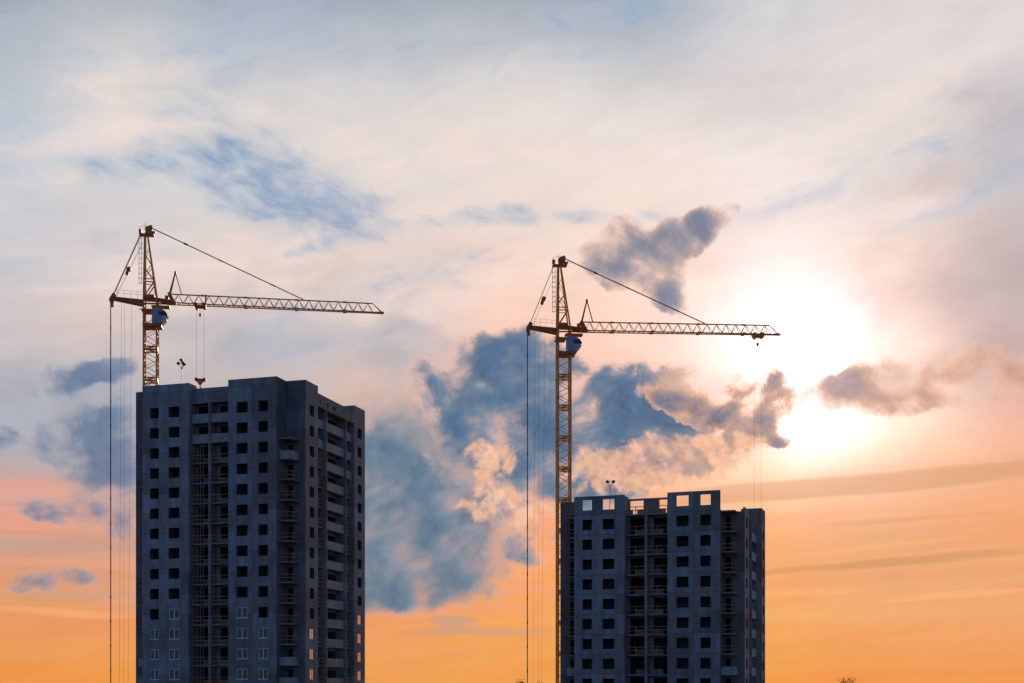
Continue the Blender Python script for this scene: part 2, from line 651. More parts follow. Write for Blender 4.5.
PL, TL = (-29.348, 184.708), 16.5455
PR, TR = (33.30, 186.055), 18.72
tower((PL[0], PL[1], 0), -R(TL), 'taller grey panel tower with finished parapet and some glazed lower windows', ZC + 40.08, 17, ZC + 42.6, True, M['conc_a'])
tower((PR[0], PR[1], 0), -R(TR), 'lower grey panel tower with roofless top storey, sky showing through its window holes', ZC + 27.1, 12, ZC + 25.62, False, M['conc_b'])


# ------------------------------------------------------------------ tower cranes
def crane(px, Y, rz, label, ztop, jib_len, trolley, rise, head_h, hook_z, strut):
    """local +x runs along the jib; ztop = height of the jib's top chord"""
    T = empty('tower_crane', ((px - 512) / FPX * Y, Y, 0), rz, label, 'crane', 'yellow tower cranes behind the towers')
    hw = 1.08
    zb = ztop - 1.6           # bottom chord
    zm = zb - 0.6             # top of the square mast
    # mast
    m = MB()
    for sx in (-1, 1):
        for sy in (-1, 1):
            m.bar((sx * hw, sy * hw, 1.6), (sx * hw, sy * hw, zm + (1.2 if sx < 0 else 0.8)), 0.165)
    z = zm - 7.6
    sec = 5.3
    rows = []
    while z > 2:
        rows.append(z)
        z -= sec
    for zr in rows:
        for (a, b) in (((-1, -1), (1, -1)), ((1, -1), (1, 1)), ((1, 1), (-1, 1)), ((-1, 1), (-1, -1))):
            for dz in (0, 0.45):
                m.bar((a[0] * hw, a[1] * hw, zr + dz), (b[0] * hw, b[1] * hw, zr + dz), 0.13)
            m.bar((a[0] * hw, a[1] * hw, zr), (b[0] * hw, b[1] * hw, zr + .45), 0.10)
    zt = zm - 2.2
    lev = [zt] + rows + [1.7]
    for zhi, zlo in zip(lev[:-1], lev[1:]):
        lo, hi = zlo + 0.45, zhi
        nseg = 4
        for i in range(nseg):
            a0 = lo + (hi - lo) * i / nseg
            a1 = lo + (hi - lo) * (i + 1) / nseg
            s = 1 if i % 2 == 0 else -1
            for yy in (-1, 1):
                q = s * yy
                m.bar((-hw * q, yy * hw, a0), (hw * q, yy * hw, a1), 0.05)
            for xx in (-1, 1):
                q = -s * xx
                m.bar((xx * hw, -hw * q, a0), (xx * hw, hw * q, a1), 0.05)
    m.build('mast', M['crane'], T)
    u = MB()                   # undercarriage on the ground
    for sy in (-1, 1):
        u.box(-2.6, 2.6, sy * 2.2 - .3, sy * 2.2 + .3, 0.25, 0.95)
        for x in (-2.1, -1.2, 1.2, 2.1):
            u.bar((x, sy * 2.2 - .2, .28), (x, sy * 2.2 + .2, .28), 0.27, n=12)
    u.box(-2.2, 2.2, -2.6, 2.6, 0.95, 1.6)
    u.build('undercarriage', M['crane_dark'], T)
    # head: upright rear legs and raking front legs meeting under the sheaves
    zh = ztop + head_h
    h = MB()
    xa = -0.95
    for sy in (-1, 1):
        h.bar((-hw, sy * hw, zm), (xa, sy * 0.35, zh), 0.17)
        h.bar((hw, sy * hw, zm + .6), (xa + 0.42, sy * 0.35, zh), 0.15, r2=0.11)

        def fr(z):
            k = (z - zm - .6) / (zh - zm - .6)
            return (hw + (xa + .42 - hw) * k, sy * (hw + (.35 - hw) * k), z)

        def re(z):
            k = (z - zm) / (zh - zm)
            return (-hw + (xa + hw) * k, sy * (hw + (.35 - hw) * k), z)
        h.bar(re(ztop + 2.2), fr(ztop + 2.2), 0.09)
        h.bar(re(ztop + 1.75), fr(ztop + 1.75), 0.07)
        h.bar(re(ztop - .9), fr(ztop + 1.75), 0.11)
        h.bar(fr(ztop + 2.2), re(ztop + 4.2), 0.06)
        h.bar(re(ztop + 2.9), fr(ztop + 4.7), 0.06)
        h.bar(fr(ztop + 4.7), re(ztop + 6.6), 0.05)
        h.bar(re(ztop + 6.0), fr(ztop + 7.6), 0.05)
    for zz in (ztop + 2.2, ztop + 5, ztop + 7.5):
        k = (zz - zm) / (zh - zm)
        w = hw + (.35 - hw) * k
        h.bar((-hw + (xa + hw) * k, -w, zz), (-hw + (xa + hw) * k, w, zz), 0.06)
    h.build('head_frame', M['crane'], T)
    s = MB()
    s.box(-1.9, 0.55, -.7, .7, zh, zh + 0.14)
    s.box(-1.95, -1.5, -.5, .5, zh + .45, zh + .95)
    for sy in (-.22, .22):
        s.bar((-.35, sy - .09, zh + 1.0), (-.35, sy + .09, zh + 1.0), 0.62, n=14)
        s.bar((.0, sy - .09, zh + 1.45), (.0, sy + .09, zh + 1.45), 0.33, n=12)
        s.bar((-1.0, sy, zh + .1), (-.2, sy, zh + 1.55), 0.12)
        s.bar((.35, sy, zh + .1), (-.1, sy, zh + 1.5), 0.12)
    s.box(-.3, .75, -.35, .35, zh + .5, zh + .72)
    s.bar((-1.9, -.65, zh + .14), (-1.9, -.65, zh + 1.2), 0.03)
    s.bar((-1.9, .65, zh + .14), (-1.9, .65, zh + 1.2), 0.03)
    s.bar((-1.9, -.65, zh + 1.2), (-.6, -.65, zh + 1.6), 0.025)
    s.bar((-1.9, -.65, zh + 1.2), (-1.9, .65, zh + 1.2), 0.025)
    s.bar((-.95, 0, zh + .9), (-.95, 0, zh + 2.2), 0.03)
    s.build('sheave_platform', M['crane_dark'], T)
    # caged ladder up the back of the head
    l = MB()
    for dx in (-1.95, -1.5):
        l.bar((dx, -.25, ztop + 1.5), (dx, -.25, zh), 0.035)
    zz = ztop + 1.6
    while zz < zh - .2:
        l.bar((-1.95, -.25, zz), (-1.5, -.25, zz), 0.035)
        l.bar((-1.95, -.25, zz), (-2.02, .15, zz), 0.025)
        l.bar((-2.02, .15, zz), (-1.45, .15, zz), 0.025)
        l.bar((-1.5, -.25, zz), (-1.15, -.35, zz), 0.02)
        zz += 0.85
    l.build('ladder', M['ladder'], T)
    # counter strut
    c = MB()
    xe = -strut
    zs = ztop - 1.3
    for sy in (-.55, .55):
        for (p, q, r, r2) in (((xe, sy * .6, zs + .25), (-hw, sy, zs - .2), .15, .22), ((xe, sy * .6, zs - .05), (-hw, sy, zs - .8), .12, .20)):
            c.bar(p, q, r, r2=r2)
        c.quad((xe, sy * .6, zs + .3), (-hw, sy, zs - .1), (-hw, sy, zs - .85), (xe, sy * .6, zs - .1))
    c.box(-hw - .02, 3.0, -.75, .75, zb + .35, zb + .55)
    for sy in (-.8, .8):
        c.bar((-hw, sy, zb + .75), (3.4, sy, zb + .25), .17)
        c.bar((-hw, sy, zb + .05), (3.4, sy, zb + .15), .14)
    c.box(-.8, .7, -.6, .6, zb + .6, zb + 1.25)
    c.build('counter_strut', M['crane_dark'], T)
    e = MB()
    for sy in (-.3, .3):
        e.bar((xe + .35, sy, zs + .85), (xe - .2, sy, zs - .1), 0.33)
        e.bar((xe - .2, sy, zs - .1), (xe - .05, sy, zs - 1.25), 0.24)
    e.bar((xe - .1, -.45, zs - .2), (xe - .1, .45, zs - .2), 0.42, n=12)
    e.build('sheave_block', M['crane_dark'], T)
    rl = MB()
    for hh in (1.5, 1.0):
        rl.bar((xe + .8, -.5, zs + hh), (-hw, -.6, zs + hh - .25), 0.022)
    for i in range(5):
        x = xe + .9 + (-hw - xe - .9) * i / 4
        rl.bar((x, -.5, zs - .2), (x, -.55, zs + 1.5 - .06 * i), 0.02)
    rl.build('handrail', M['crane'], T)
    # back stay with its sheave
    st = MB()
    A = Vector((xa - .75, 0, zh + .1))
    B = Vector((xe + .15, 0, zs + .7))
    for sy in (-.25, .25):
        st.bar(A + Vector((0, sy, 0)), B + Vector((0, sy, 0)), 0.055)
        st.bar(A + Vector((.25, sy, -1.6)), B + Vector((.5, sy, -.1)), 0.02)
    C = A.lerp(B, 0.58) + Vector((.3, 0, .1))
    st.bar(C + Vector((.3, 0, .1)), C + Vector((0, 0, -.95)), 0.28, n=8)
    st.bar(C + Vector((.36, -.3, .0)), C + Vector((.36, .3, .0)), 0.38, n=12)
    st.build('back_stay', M['crane_dark'], T)
    # ropes dropping from the strut
    rp = MB()
    for sy in (-.14, .14):
        rp.bar((xe - .28, sy, zs - 1.3), (xe - .28, sy, 1.2), 0.065, n=6)
    z = zs - 5
    while z > 2:
        rp.bar((xe - .28, -.2, z), (xe - .28, .2, z + .02), 0.10)
        rp.bar((xe - .28, 0, z - .2), (xe - .28, 0, z + .3), 0.11)
        z -= 4.15
    rp.bar((-3.2, .3, zs - .5), (-3.9, .3, 1.6), 0.016, n=6)
    rp.bar((-4.9, .3, zs - .3), (-5.3, .3, 1.6), 0.018, n=6)
    rp.bar((-4.3, -.3, zs - .3), (-4.5, -.3, 1.6), 0.014, n=6)
    rp.build('winch_ropes', M['rope'], T)
    # jib: triangular truss
    x0, x1 = 3.1, jib_len
    j = MB()
    xt = x1 - 1.7
    j.bar((x0, 0, ztop), (xt, 0, ztop), 0.115, n=6)
    for sy in (-.62, .62):
        j.bar((x0 + .6, sy, zb), (x1, sy * .5, zb), 0.105, n=6)
        j.bar((xt, 0, ztop), (x1, sy * .5, zb), 0.06)
        j.bar((x0, 0, ztop), (x0 + .6, sy, zb), 0.13)
    n = round((xt - x0 - .6) / 1.68)
    st_ = (xt - x0 - .6) / n
    for i in range(n):
        a = x0 + .6 + st_ * i
        for sy in (-.62, .62):
            j.bar((a, sy, zb), (a + st_ * .5, 0, ztop), 0.052)
            j.bar((a + st_ * .5, 0, ztop), (a + st_, sy, zb), 0.052)
        j.bar((a, -.62, zb), (a, .62, zb), 0.05)
        j.bar((a, -.62, zb), (a + st_, .62, zb), 0.035)
    for fx in (.16, .37, .62, .86):                # flanged section joints
        xx = x0 + (xt - x0) * fx
        j.bar((xx - .3, 0, ztop), (xx + .3, 0, ztop), 0.17)
        for sy in (-.62, .62):
            j.bar((xx - .3, sy, zb), (xx + .3, sy, zb), 0.17)
    def lift(mb):
        mb.v = [(x, y, z + rise * max(0, (x - x0) / (x1 - x0))) for x, y, z in mb.v]
    lift(j)
    j.build('jib', M['crane'], T)
    d = MB()
    d.box(x0 - .5, x0 + 1.1, -.62, .62, zb - .12, zb + .2)
    d.bar((x0 - .1, -.5, ztop + .1), (x0 + .8, -.55, zb), 0.26)
    d.bar((x0 - .1, .5, ztop + .1), (x0 + .8, .55, zb), 0.26)
    d.box(x0 - .75, x0 - .2, -.4, .4, ztop - 1.0, ztop - .35)
    d.box(x1 - .9, x1 + .25, -.35, .35, zb - .1, zb + .16)
    lift(d)
    d.build('jib_fittings', M['crane_dark'], T)
    # fork at the jib root
    fk = MB()
    top = Vector((x0 + .95, 0, ztop + 3.75))
    for sy in (-.45, .45):
        fk.bar((x0 + .05, sy, ztop), top + Vector((0, sy * .2, 0)), 0.13, r2=.10)
        fk.bar((x0 + 2.0, sy * .2, ztop), top + Vector((0, sy * .2, 0)), 0.075)
    fk.bar(top + Vector((0, -.2, -.3)), top + Vector((0, .2, .15)), 0.2)
    fk.build('jib_fork', M['crane_dark'], T)
    # pendant from head to jib
    pd = MB()
    P0 = Vector((xa + .6, 0, zh + 1.55))
    P1 = Vector((x0 + (xt - x0) * 0.655, 0, ztop + .1 + rise * .63))
    for sy in (-.13, .13):
        pd.bar(P0 + Vector((0, sy, 0)), P1 + Vector((0, sy, 0)), 0.055, n=6)
    for f in (.235, .46, .8):
        q = P0.lerp(P1, f)
        w = (P1 - P0).normalized() * .35
        pd.bar(q - w, q + w, 0.17 if f < .3 else .12, n=6)
    pd.build('pendant', M['crane_dark'], T)
    # cab and platforms
    zc0 = zb - 3.95
    cb = MB()
    y0, y1 = -1.75, -.15
    prof = [(0.35, 0.05), (2.1, 0.05), (2.75, 0.75), (2.95, 1.55), (2.55, 2.15), (1.95, 2.5), (0.35, 2.55)]
    for (ya, yb) in ((y0, y1),):
        cb.poly([(x, ya, zc0 + z) for x, z in prof])
        cb.poly([(x, yb, zc0 + z) for x, z in prof])
        for i in range(len(prof)):
            (xa_, za_), (xb_, zb_) = prof[i], prof[(i + 1) % len(prof)]
            cb.quad((xa_, ya, zc0 + za_), (xb_, ya, zc0 + zb_), (xb_, yb, zc0 + zb_), (xa_, yb, zc0 + za_))
    cab = cb.build('cab', M['cab'], T)
    w = MB()
    w.poly([(x, y0 - .012, zc0 + z) for x, z in ((1.5, 1.35), (2.85, 1.45), (2.5, 2.02), (1.5, 2.02))])
    w.quad((2.87, y0 + .15, zc0 + 0.95), (2.87, y1 - .15, zc0 + .95), (2.99, y1 - .15, zc0 + 1.5), (2.99, y0 + .15, zc0 + 1.5))
    w.build('cab_window', M['glass'], cab)
    wt = MB()
    wt.poly([(x, y0 - .018, zc0 + z) for x, z in ((1.6, .35), (2.25, .35), (2.7, .9), (2.8, 1.22), (1.6, 1.12), (1.6, .95), (2.4, 1.0), (2.2, .6), (1.6, .55))])
    wt.build('cab_trim', M['cab_white'], cab)
    pf = MB()
    pf.box(-hw - .1, 1.9, -1.9, 1.2, zc0 - .35, zc0 - .02)
    for sy in (-1.8, 1.1):
        pf.bar((-hw, sy, zc0 - .45), (2.0, sy, zc0 - .2), .12)
    pf.bar((-hw, -hw, zc0 - .8), (1.6, -1.6, zc0 - .3), .12)
    pf.box(-hw - .35, 0.3, -1.3, 1.2, zb - 1.75, zb - 1.42)
    pf.bar((-hw - .7, -1.2, zb - 1.5), (.3, -1.2, zb - 1.5), .08)
    pf.box(0.2, 3.2, -1.2, .4, zb - .92, zb - .72)
    for x in (-.9, .2, 1.0, 1.8):
        pf.bar((x, -1.85, zc0), (x, -1.85, zc0 + 1.0), 0.025)
    pf.build('platform', M['crane_dark'], T)
    # trolley with its falls of rope
    tr = MB()
    xk = trolley
    tr.box(xk - .85, xk + .95, -.7, .7, zb - .48, zb - .22)
    tr.box(xk - .95, xk - .45, -.75, .75, zb - .2, zb + .15)
    tr.box(xk + .55, xk + 1.0, -.75, .75, zb - .6, zb + .2)
    tr.box(xk - .75, xk - .35, -.55, .55, zb - .8, zb - .5)
    for x in (-.7, .7):
        for sy in (-.8, .8):
            tr.bar((xk + x, sy - .05, zb), (xk + x, sy + .05, zb), 0.2, n=10)
    lift(tr)
    tr.build('trolley', M['trolley_red'] if trolley < 12 else M['crane'], T)
    fl = MB()
    for dx in (-.62, .66):
        fl.bar((xk + dx, 0, zb - .8), (xk + dx, 0, hook_z), 0.016, n=6)
    fl.build('hoist_rope', M['rope'], T)
    wg = MB()
    wg.bar((xk, 0, zb - 2.0), (xk, 0, zb - 1.5), 0.2, n=8)
    wg.bar((xk, 0, zb - 1.5), (xk, 0, zb - .56), 0.02)
    lift(wg)
    wg.build('limit_weight', M['crane_dark'], T)
    if trolley < 12:           # dark post on the truss beside the trolley
        ps = MB()
        ps.bar((xk + .95, -.2, zb + .2), (xk + .95, -.2, ztop + .15), 0.13)
        ps.build('jib_post', M['crane_dark'], T)
    return T


SL = 0.170
CL = crane(150.9, 222.0, R(9.0), 'ochre tower crane behind the taller tower, trolley near its cab', ZC + 67.75, 39.4, 8.2, 0, 9.8, 62.2, 6.35)
CR = crane(563.6, 224.0, R(6.0), 'ochre tower crane behind the lower tower, trolley out near its jib tip', ZC + 63.5, 38.1, 34.3, .4, 9.5, 12.0, 6.0)

# hook hanging above the taller tower's roof
a = R(9.0)
hx = (150.9 - 512) / FPX * 222 + 8.2 * math.cos(a)
hy = 222 + 8.2 * math.sin(a)
HK = empty('hook_block', (hx, hy, 60.6), a, 'small red hook block with yellow centre hanging over the roof from ropes', 'crane hook')
hb = MB()
out = [(-.72, 1.15), (-.45, 1.35), (.45, 1.35), (.72, 1.15), (.25, .45), (0, .25), (-.25, .45)]
for y in (-.22, .22):
    hb.poly([(x, y, z) for x, z in out])
for i in range(len(out)):
    (xa, za), (xb, zb_) = out[i], out[(i + 1) % len(out)]
    hb.quad((xa, -.22, za), (xb, -.22, zb_), (xb, .22, zb_), (xa, .22, za))
for dx in (-.62, .66):
    hb.bar((dx, -.3, 1.2), (dx, .3, 1.2), .3, n=12)
hb.build('body', M['red'], HK)
hc = MB()
hc.poly([(x, -.235, z) for x, z in ((-.3, 1.1), (.3, 1.1), (.12, .55), (-.12, .55))])
hc.poly([(x, .235, z) for x, z in ((-.3, 1.1), (.3, 1.1), (.12, .55), (-.12, .55))])
hc.build('cheek_plate', M['yellow'], HK)
hk = MB()
pts = [(0, .3), (0, -.1), (.18, -.25), (.2, -.5), (0, -.65), (-.2, -.55), (-.24, -.35)]
for p, q in zip(pts[:-1], pts[1:]):
    hk.bar((p[0], 0, p[1]), (q[0], 0, q[1]), .09, n=6)
hk.build('hook', M['crane_dark'], HK)


# ------------------------------------------------------------------ floodlight masts on the roofs
def flood(px, Y, z0, z1, lamps, label):
    T = empty('floodlight_mast', ((px - 512) / FPX * Y, Y, z0), R(4), label, 'floodlight', 'floodlight masts on the roofs')
    h = z1 - z0
    p = MB()
    p.bar((0, 0, 0), (0.12, 0, h - .35), 0.055, n=8, r2=.04)
    for (x, z, tilt) in lamps:
        p.bar((0.12, 0, h - 1.1), (x, 0, h + z - .1), 0.035)
    p.box(-.3, .3, -.3, .3, 0, .12)
    p.build('pole', M['pole'], T)
    for (x, z, tilt) in lamps:
        l = MB()
        l.box(-.19, .19, -.13, .13, -.15, .15)
        l.box(-.23, .23, -.18, -.135, -.19, .19)
        o = l.build('lamp', M['lamp'], T, loc=(x, 0, h + z))
        o.rotation_euler = (R(25), R(tilt), 0)
    return T


flood(180.8, 193, ZC + 42.6, ZC + 48.7, [(-.32, -.2, 25), (.1, .33, 0), (.48, -.35, -25), (.32, -.1, 10)], 'slim pole with clustered dark lamps on the taller tower roof')
flood(609.5, 191.5, ZC + 25.62, ZC + 30.6, [(-.3, .1, 20), (.55, .1, -35)], 'slim pole with two dark lamps on the lower tower roof')


# ------------------------------------------------------------------ trees whose tops just reach the frame
def tree(x, y, h, w, label, seed):
    rnd = random.Random(seed)
    T = empty('deciduous_tree', (x, y, 0), rnd.uniform(0, 6), label, 'tree', 'trees in front of the towers')
    t = MB()
    t.bar((0, 0, 0), (.05, 0, h * .55), .16, n=8, r2=.09)
    t.bar((.05, 0, h * .55), (0, .05, h * .97), .09, n=6, r2=.015)
    tips = [(0, .05, h)]
    for i in range(26):
        z = h * rnd.uniform(.28, .9)
        a = rnd.uniform(0, 6.28)
        L = w * .5 * (1.15 - z / h) * rnd.uniform(.7, 1.4)
        e = (L * math.cos(a), L * math.sin(a), z + L * rnd.uniform(.6, 1.5))
        if e[2] > h * .99:
            e = (e[0], e[1], h * rnd.uniform(.9, .985))
        t.bar((0, 0, z), e, .045, n=5, r2=.01)
        tips.append(e)
        for j in range(3):
            f = rnd.uniform(.4, 1)
            b = (e[0] * f, e[1] * f, z + (e[2] - z) * f)
            q = (b[0] + rnd.uniform(-.5, .5), b[1] + rnd.uniform(-.5, .5), min(h * .99, b[2] + rnd.uniform(.1, .8)))
            t.bar(b, q, .018, n=4, r2=.006)
            tips.append(q)
    t.build('trunk', M['bark'], T)
    c = MB()
    for (tx, ty, tz) in tips:
        for k in range(34):
            p = Vector((tx + rnd.gauss(0, .26), ty + rnd.gauss(0, .26), tz + rnd.gauss(-.12, .3)))
            d = Vector((rnd.gauss(0, 1), rnd.gauss(0, 1), rnd.gauss(0, .7))).normalized()
            s = d.cross(Vector((rnd.random(), rnd.random(), rnd.random())).normalized()).normalized()
            L, W = rnd.uniform(.07, .13), rnd.uniform(.03, .05)
            c.quad(p, p + d * L + s * W, p + d * L * 2, p + d * L - s * W)
    c.build('crown', M['leaf'], T)


tree((845.5 - 512) / FPX * 150, 150, ZC + 9.6 / FPX * 150, 3.4, 'leafy treetop peeking up right of the lower tower', 3)
tree((519.5 - 512) / FPX * 165, 165, ZC + 8.0 / FPX * 165, 2.6, 'treetop below the lower crane, directly under its rear rope bundle', 5)
tree((539.0 - 512) / FPX * 165, 166, ZC + 7.6 / FPX * 165, 2.6, 'treetop between the rear rope bundle and the lower tower corner', 11)


# ------------------------------------------------------------------ sky
SUN_AZ, SUN_EL = R(12.5), R(14.4)
#SKY_BEGIN
def uv(px, py):
    az = math.atan((px - 512) / FPX)
    return (FPX * az, FPX * math.atan((690 - py) / FPX * math.cos(az)))


W = bpy.data.worlds.new('World')
SC.world = W
W.use_nodes = True
t = NT(W.node_tree)
t.n.clear()
gen = t.n.new('ShaderNodeTexCoord').outputs['Generated']
sp = t.n.new('ShaderNodeSeparateXYZ')
t.l.new(gen, sp.inputs[0])
az = t.math('ARCTAN2', sp.outputs[0], sp.outputs[1])
el = t.math('ARCSINE', sp.outputs[2])
U0 = t.math('MULTIPLY', az, FPX)
V0 = t.math('MULTIPLY', el, FPX)
cmb = t.n.new('ShaderNodeCombineXYZ')
t.l.new(U0, cmb.inputs[0])
t.l.new(V0, cmb.inputs[1])
P = cmb.outputs[0]


def warped(vec, scale, amp, detail=3, rough=0.5, stretch=(1, 1, 1), rot=0.0, off=(0, 0, 0)):
    src = t.mapping(vec, loc=off, rot=rot, scale=stretch)
    c = t.noise(src, scale, detail, rough, color=True)
    d = t.vmath('SUBTRACT', c, (0.5, 0.5, 0.5))
    d = t.vmath('MULTIPLY', d, (2 * amp[0], 2 * amp[1], 0))
    return t.vmath('ADD', vec, d)


# 1. the high veil: colour by height for a row of bearings, stirred by slow noise
GRID = {
    0: [(0, (160, 170, 185)), (60, (184, 190, 199)), (120, (191, 199, 210)), (170, (200, 204, 212)), (230, (212, 208, 210)), (290, (208, 200, 203)), (340, (210, 196, 194)), (390, (180, 182, 192)), (455, (172, 172, 182)), (482, (210, 168, 155)), (510, (234, 160, 138)), (550, (202, 162, 140)), (580, (225, 157, 118)), (620, (232, 155, 98)), (660, (235, 157, 82)), (690, (240, 152, 68))],
    128: [(0, (176, 182, 190)), (60, (212, 211, 209)), (120, (225, 217, 213)), (170, (204, 208, 213)), (230, (216, 208, 207)), (290, (222, 206, 200)), (340, (220, 197, 190)), (390, (180, 184, 193)), (450, (178, 172, 178)), (500, (222, 162, 140)), (560, (216, 162, 132)), (620, (236, 156, 100)), (660, (238, 160, 84)), (690, (238, 158, 74))],
    256: [(0, (154, 164, 184)), (60, (193, 199, 208)), (120, (226, 217, 211)), (200, (216, 213, 212)), (240, (223, 209, 201)), (290, (220, 202, 195)), (340, (186, 184, 190)), (380, (200, 188, 188)), (500, (205, 165, 150)), (600, (232, 152, 98)), (690, (240, 158, 76))],
    384: [(0, (160, 170, 185)), (60, (196, 199, 204)), (120, (229, 219, 213)), (200, (221, 213, 209)), (250, (227, 207, 197)), (300, (223, 205, 196)), (340, (200, 190, 190)), (390, (214, 186, 174)), (450, (205, 170, 155)), (560, (205, 150, 115)), (600, (234, 150, 96)), (640, (238, 164, 98)), (690, (240, 158, 78))],
    512: [(0, (160, 170, 182)), (60, (205, 205, 206)), (120, (236, 224, 216)), (200, (229, 217, 209)), (260, (240, 211, 195)), (320, (246, 204, 183)), (380, (246, 192, 165)), (450, (238, 172, 142)), (520, (243, 166, 118)), (570, (252, 163, 98)), (620, (240, 168, 94)), (690, (242, 158, 74))],
    640: [(0, (150, 164, 184)), (50, (186, 191, 199)), (100, (226, 216, 211)), (160, (241, 227, 219)), (250, (241, 211, 194)), (310, (249, 210, 188)), (360, (248, 194, 167)), (430, (247, 180, 142)), (470, (250, 180, 135)), (520, (250, 165, 105)), (600, (242, 165, 92)), (690, (242, 156, 72))],
    768: [(0, (205, 207, 210)), (60, (223, 215, 213)), (110, (216, 208, 207)), (160, (240, 228, 220)), (220, (238, 219, 209)), (280, (249, 221, 204)), (340, (251, 222, 198)), (400, (253, 216, 182)), (470, (253, 200, 145)), (505, (246, 180, 120)), (520, (248, 168, 100)), (560, (240, 164, 94)), (600, (242, 169, 98)), (640, (240, 164, 84)), (690, (243, 153, 68))],
    896: [(0, (222, 214, 211)), (60, (227, 217, 214)), (110, (228, 217, 211)), (160, (226, 213, 207)), (210, (216, 202, 194)), (250, (236, 207, 190)), (300, (241, 202, 182)), (350, (246, 202, 172)), (420, (253, 218, 182)), (450, (252, 198, 148)), (480, (240, 178, 128)), (510, (240, 165, 108)), (540, (228, 164, 110)), (590, (238, 170, 108)), (630, (238, 168, 102)), (690, (240, 148, 66))],
    1024: [(0, (222, 214, 211)), (45, (233, 219, 215)), (90, (196, 194, 198)), (150, (186, 183, 185)), (190, (206, 191, 189)), (230, (192, 179, 178)), (290, (182, 167, 166)), (340, (200, 170, 165)), (400, (217, 167, 150)), (440, (242, 176, 135)), (480, (235, 170, 125)), (520, (245, 164, 104)), (560, (232, 164, 112)), (610, (240, 166, 108)), (645, (238, 160, 92)), (690, (238, 146, 70))],
}
PW = warped(P, 1 / 90, (26, 13), 4, 0.55, stretch=(1.6, 0.7, 1), rot=R(12))
sw = t.n.new('ShaderNodeSeparateXYZ')
t.l.new(PW, sw.inputs[0])
VN = t.math('DIVIDE', sw.outputs[1], 700.0)
base = None
prev = None
for x in sorted(GRID):
    stops = [(min(1, max(0, uv(x, y)[1] / 700.0)), lin(c)) for y, c in GRID[x]]
    c = t.ramp(VN, stops, 'B_SPLINE')
    ux = uv(x, 345)[0]
    if base is None:
        base = c
    else:
        base = t.mix(t.mapr(sw.outputs[0], prev, ux), base, c)
    prev = ux
# streaks in the veil
n1 = t.noise(t.mapping(P, rot=R(14), scale=(190, 48, 1)), 1.0, 7, 0.6, dist=0.6)
n2 = t.noise(t.mapping(P, rot=R(-8), scale=(60, 22, 1), loc=(40, 90, 0)), 1.0, 7, 0.62, dist=0.4)
hi_fade = t.mapr(V0, 150, 330, 0.45, 1.0)
k = t.math('MULTIPLY', t.math('ADD', t.math('MULTIPLY', t.math('SUBTRACT', n1, .5), .30), t.math('MULTIPLY', t.math('SUBTRACT', n2, .5), .16)), hi_fade)
base = t.vmath('SCALE', base, scale=t.math('ADD', 1.0, k))
# rosy and yellowish layers low down
n3 = t.noise(t.mapping(P, rot=R(4), scale=(230, 17, 1), loc=(0, 30, 0)), 1.0, 6, 0.6, dist=0.4)
lowf = t.mapr(V0, 130, 330, 1.0, 0.0)
base = t.mix(t.math('MULTIPLY', t.mapr(n3, .46, .66), lowf), base, t.vmath('MULTIPLY', base, (1.01, .92, .90)))
base = t.mix(t.math('MULTIPLY', t.mapr(n3, .50, .34), lowf), base, t.vmath('MULTIPLY', base, (1.02, 1.05, 1.12)))


def bg(col):
    n = t.n.new('ShaderNodeBackground')
    t.l.new(col, n.inputs[0])
    n.inputs[1].default_value = 1.0
    return n.outputs[0]


base = bg(base)


def blobs(vec, items, grow=1.0):
    tot = None
    for it in items:
        cx, cy, rx, ry, rot = it[:5]
        w = it[5] if len(it) > 5 else 1.0
        u, v = uv(cx, cy)
        uu, _ = uv(cx + 1, cy)
        _, vv = uv(cx, cy - 1)
        su, sv = uu - u, vv - v
        q = t.mapping(vec, loc=(u, v, 0), rot=R(rot), scale=(rx * su * grow, ry * sv * grow, 1))
        d = t.mapr(t.vmath('LENGTH', q), 0.0, 1.7, w, 0.0)
        tot = d if tot is None else t.math('ADD', tot, d)
    return tot


def layer(base, items, vec, noise, amp, lo, hi, stops, relief=None, opacity=1.0, grow=1.0):
    b = blobs(vec, items, grow)
    b = t.math('SUBTRACT', 1.0, t.math('EXPONENT', t.math('MULTIPLY', b, -1.5)))
    d = t.math('ADD', b, t.math('MULTIPLY', t.math('SUBTRACT', noise, 0.5), amp))
    d = t.math('MULTIPLY', d, t.mapr(b, 0.0, 0.35))
    al = t.mapr(d, lo, hi, 0.0, opacity)
    c = t.ramp(t.mapr(d, lo, 1.22, 0, 1, smooth=False), [(p, lin(q)) for p, q in stops])
    if relief is not None:
        c = t.vmath('SCALE', c, scale=relief)
    n = t.n.new('ShaderNodeMixShader')
    t.l.new(al, n.inputs[0])
    t.l.new(base, n.inputs[1])
    t.l.new(bg(c), n.inputs[2])
    return n.outputs[0]


# wisps of the veil, pale and grey-blue
PV = PW
nw = t.noise(t.mapping(PV, rot=R(14), scale=(95, 30, 1), loc=(11, 5, 0)), 1.0, 8, 0.62, dist=0.5)
base = layer(base, [(230, 55, 110, 45, 40, .7), (430, 55, 150, 36, 0, .6), (60, 55, 120, 50, 10, .6), (40, 255, 110, 40, 5, .5), (280, 335, 150, 40, 5, .6), (440, 275, 80, 22, 8, .6),
                    (1000, 140, 80, 50, -10, .7), (820, 190, 90, 16, 12, .55), (960, 200, 90, 18, 14, .6), (620, 30, 120, 30, 0, .6), (30, 420, 90, 50, 0, .5)], PV, nw, 2.4, .1, 1.1,
             [(0, (206, 204, 210)), (.5, (186, 192, 204)), (1, (158, 174, 198))], opacity=.7)
nv = t.noise(t.mapping(PV, rot=R(10), scale=(80, 24, 1), loc=(70, 33, 0)), 1.0, 8, 0.62, dist=0.5)
